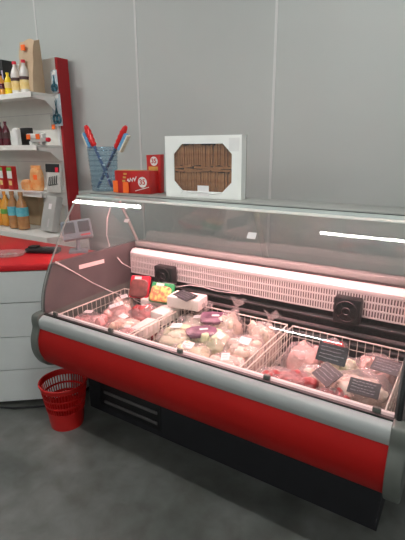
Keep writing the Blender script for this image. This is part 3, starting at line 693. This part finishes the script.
# ------------------------------------------------------------------ things on top of the case
ZT = 1.351
cb = Vector((-1.39, 1.90, ZT)); cf = empty('stick_carton', (-1.205, 1.905, ZT), .09, 'white carton with a window full of brown wooden sticks on the case top', 'carton')
W, Hh, D = .218, .312, .032
outer = [(-W, 0), (W, 0), (W, Hh), (-W, Hh)]; wx, z0, z1, ch = .166, .035, .272, .05
inner = [(-wx+ch, z0), (wx-ch, z0), (wx, z0+ch), (wx, z1-ch), (wx-ch, z1), (-wx+ch, z1), (-wx, z1-ch), (-wx, z0+ch)]
m = MB()
def P3(p, y): return m.bm.verts.new((p[0], y, p[1]))
of = [P3(p, -D) for p in outer]; ob = [P3(p, -D+.006) for p in outer]; inf = [P3(p, -D) for p in inner]; inb = [P3(p, -D+.006) for p in inner]
def ringfill(o_, i_):
    # outer corners 0..3 (bl, br, tr, tl); inner 8-gon
    for q in ((o_[0], o_[1], i_[1], i_[0]), (o_[1], i_[2], i_[1]), (o_[1], o_[2], i_[3], i_[2]), (o_[2], i_[4], i_[3]), (o_[2], o_[3], i_[5], i_[4]), (o_[3], i_[6], i_[5]), (o_[3], o_[0], i_[7], i_[6]), (o_[0], i_[0], i_[7])): m._f(list(q))
ringfill(of, inf); ringfill(ob, inb)
for i in range(8): m._f([inf[i], inf[(i+1) % 8], inb[(i+1) % 8], inb[i]])
for i in range(4): m._f([of[i], of[(i+1) % 4], ob[(i+1) % 4], ob[i]])
m.build('window_frame', M['carton'], cf)
m = MB(); m.box((-W, D-.004, 0), (W, D, Hh)); m.build('back_board', M['stickback'], cf)
m = MB(); m.box((-W, -D+.006, 0), (-W+.003, D-.004, Hh)); m.box((W-.003, -D+.006, 0), (W, D-.004, Hh)); m.box((-W+.003, -D+.006, Hh-.003), (W-.003, D-.004, Hh)); m.box((-W+.003, -D+.006, 0), (W-.003, D-.004, .003)); m.build('side_wall', M['carton'], cf)
sm = MB().box((-.0056, -.006, 0), (.0056, .006, .105)).build('wooden_stick', M['stick'], cf, bevel=.0015)
first = True; k = 0
for z in (.028, .168):
    for i in range(26):
        x = -.170+i*.0136+R_.uniform(-.0008, .0008)
        o = sm if first else sm.copy()
        if not first: col.objects.link(o)
        first = False; o.location = (x, -D+.022+R_.uniform(-.003, .003), z+R_.uniform(-.006, .004)-(0 if z < .1 else .005)); o.rotation_euler = (0, R_.uniform(-.03, .03), 0)
for i, (x, z, ry) in enumerate(((-.165, .140, .06), (-.06, .137, -.05), (.05, .142, .03), (-.17, .153, -.08), (-.05, .156, .05), (.06, .155, 0), (-.11, .147, .1), (.0, .148, -.04))):
    o = sm.copy(); col.objects.link(o); o.rotation_euler = (0, PI/2+ry, 0); o.location = (x, -D+.014, z)
MB().box((-wx-.005, -D+.0065, z0-.005), (wx+.005, -D+.0072, z1+.005)).build('window_film', M['windowfilm'], cf)
MB().box((-.025, -D-.0015, .012), (.04, -D-.0002, .065)).build('price_label', M['label'], cf)
m = MB(); m.tube([(-.125, -D-.001, .022), (-.11, -D-.001, .035), (-.06, -D-.001, .030), (.0, -D-.001, .032), (.06, -D-.001, .025), (.115, -D-.001, .033)], .0035, 5); m.build('tape_strip', M['whitelabel'], cf)
MB().box((.150, -D-.0012, .235), (.205, -D-.0002, .298)).build('paper_flap', M['whitelabel'], cf)
# red snack boxes
sb = empty('snack_box', (-1.665, 1.925, ZT), .08, 'low red snack box with the number 35 on the case top', 'box')
MB().box((-.145, -.045, 0), (.10, .045, .128)).build('carton', M['snackred'], sb, bevel=.002)
MB().box((-.14, -.04, .1282), (.03, .04, .129)).build('gold_top_print', M['gold'], sb)
m = MB()
m.tube([(.052, -.0455, .066), (.052, -.0475, .066)], .030, 24); m.build('white_disc', M['whitelabel'], sb)
text('35', .042, M['snackred'], sb, (.052, -.0482, .066), name='number_print')
m = MB(); pts = [(-.055+i*.006, -.046, .070+.012*math.sin(i*1.9)+i*.0015) for i in range(12)]; m.tube(pts, .0028, 5); m.tube([(.0, -.046, .016), (.095, -.046, .040)], .0022, 5); m.build('white_script', M['whitelabel'], sb)
m = MB()
for i in range(3): m.cbox((-.08+.006*i, -.0462, .07+i*.02), (.022, .001, .010))
m.build('gold_print', M['gold'], sb)
MB().box((-.075, -.0475, .0), (-.055, -.0462, .032)).build('barcode_label', M['label'], sb)
sb2 = empty('snack_box', (-1.615, 2.0, ZT), .05, 'tall red snack box with a 35 disc behind the low red box', 'box'); sb2.location = (-1.597, 1.99, ZT)
m = MB(); m.prism([(-.045, 0), (.045, 0), (.050, .218), (-.050, .214)], -.018, .018, 'Y'); m.build('carton', M['snackred'], sb2, bevel=.002)
MB().tube([(.004, -.0182, .180), (.004, -.0195, .180)], .026, 24).build('white_disc', M['whitelabel'], sb2)
text('35', .036, M['snackred'], sb2, (.004, -.0202, .180), name='number_print')
MB().box((-.035, -.0192, .128), (.03, -.0181, .150)).build('gold_print', M['gold'], sb2)
# orange price tags on the box edge
for i, (px, py, lb, Y) in enumerate(((115.5, 185, 'orange price tag on the blue clear container', 1.868), (125.5, 188, 'orange price tag on the low red snack box', 1.868))):
    p = atY(px, py, Y); o = MB().box((-.019, -.0008, -.034), (.019, .0008, .034) if i == 0 else (.024, .0008, .028)).build('price_tag', M['orange'])
    o.location = (p.x, p.y, ZT+.036); tag(o, lb, 'price tag', 'orange price tags on the case top')
# blue container with crossing brushes
hc = Vector((-1.965, 1.94, ZT)); t = empty('brush_container', hc, 0, 'blue clear ribbed plastic container holding brushes on the case top', 'container')
m = MB(); pr = []
for k in range(13):
    z = .004+.25*k/12; r = .078+.012*k/12; pr += [(r, z), (r+.004, z+.008)]
m.lathe([(.001, .0), (.078, .0)]+pr+[(r+.002, z+.009)]+[(a-.004, b) for a, b in pr[::-1]]+[(.001, .005)], 28, caps=False); m.build('ribbed_wall', M['bluebin'], t, smooth=False)
m = MB()
for k in range(8): m.tube([((.083)*math.cos(2*PI*j/24), .083*math.sin(2*PI*j/24), .03+.03*k) for j in range(24)], .002, 4, close=True)
m.build('rib_ring', M['bluebin'], t)
def brush(pt, pb, side, Y, label):
    a = atY(*pt, Y); b = atY(*pb, Y); b.z = max(b.z, ZT+.012); L = (a-b).length; d = (a-b).normalized()
    up = Vector((0, 1, 0)); x = d.cross(up).normalized(); R3 = Matrix((x, up, d)).transposed().to_4x4(); t = empty('cleaning_brush', b, 0, label, 'brush', 'long brushes crossing in the container')
    t.rotation_euler = R3.to_euler(); s = -side
    m = MB(); m.tube([(0, 0, 0), (0, 0, L*.68)], [.009, .010], 8); m.build('shaft', M['bluestuff'], t, smooth=True)
    m = MB(); m.tube([(0, 0, L*.66+L*.34*k/10) for k in range(11)], [.012, .019, .015, .020, .016, .021, .017, .021, .017, .016, .009], 10); m.build('head', M['brightred'], t, smooth=True)
    m = MB(); m.cbox((s*.030, 0, L*.80), (.022, .026, L*.24)); br = m.build('bristles', M['bristle'], t)
    m = MB(); m.cbox((s*.046, 0, L*.80), (.010, .028, L*.25)); m.build('bristle_tip', M['bristletip'], br)
    m = MB()
    for k in range(5): m.tube([(0, -.002, L*(.12+.11*k)), (0, -.002, L*(.14+.11*k))], .0112, 8)
    m.build('pale_band', M['cardblue'], t)
brush((85.5, 125.5), (112, 187), -1, 1.935, 'red and blue brush leaning to the left in the container')
brush((126, 126), (98, 189), 1, 1.975, 'red and blue brush leaning to the right in the container')
# ------------------------------------------------------------------ camera, world, view
cam = bpy.data.objects.new('camera', bpy.data.cameras.new('camera')); col.objects.link(cam)
cam.data.sensor_fit = 'VERTICAL'; cam.data.sensor_height = 24; cam.data.lens = F/540*24; cam.data.clip_start = .01
def cw(v): v = Vector(v); return Vector((dX.dot(v), dY.dot(v), dZ.dot(v)))
ax, ay, az = cw((1, 0, 0)), cw((0, -1, 0)), cw((0, 0, -1))
cam.matrix_world = Matrix(((ax.x, ay.x, az.x, 0), (ax.y, ay.y, az.y, 0), (ax.z, ay.z, az.z, H), (0, 0, 0, 1)))
sc = bpy.context.scene; sc.camera = cam
w = bpy.data.worlds.new('world'); sc.world = w; w.use_nodes = True
w.node_tree.nodes['Background'].inputs[0].default_value = (.80, .86, .84, 1); w.node_tree.nodes['Background'].inputs[1].default_value = .17
sc.view_settings.view_transform = 'Standard'; sc.view_settings.look = 'None'; sc.view_settings.exposure = 1.42; sc.view_settings.gamma = 1
sc.cycles.transparent_max_bounces = 32; sc.cycles.max_bounces = 8; sc.cycles.use_denoising = True
sc.cycles.sample_clamp_indirect = 4
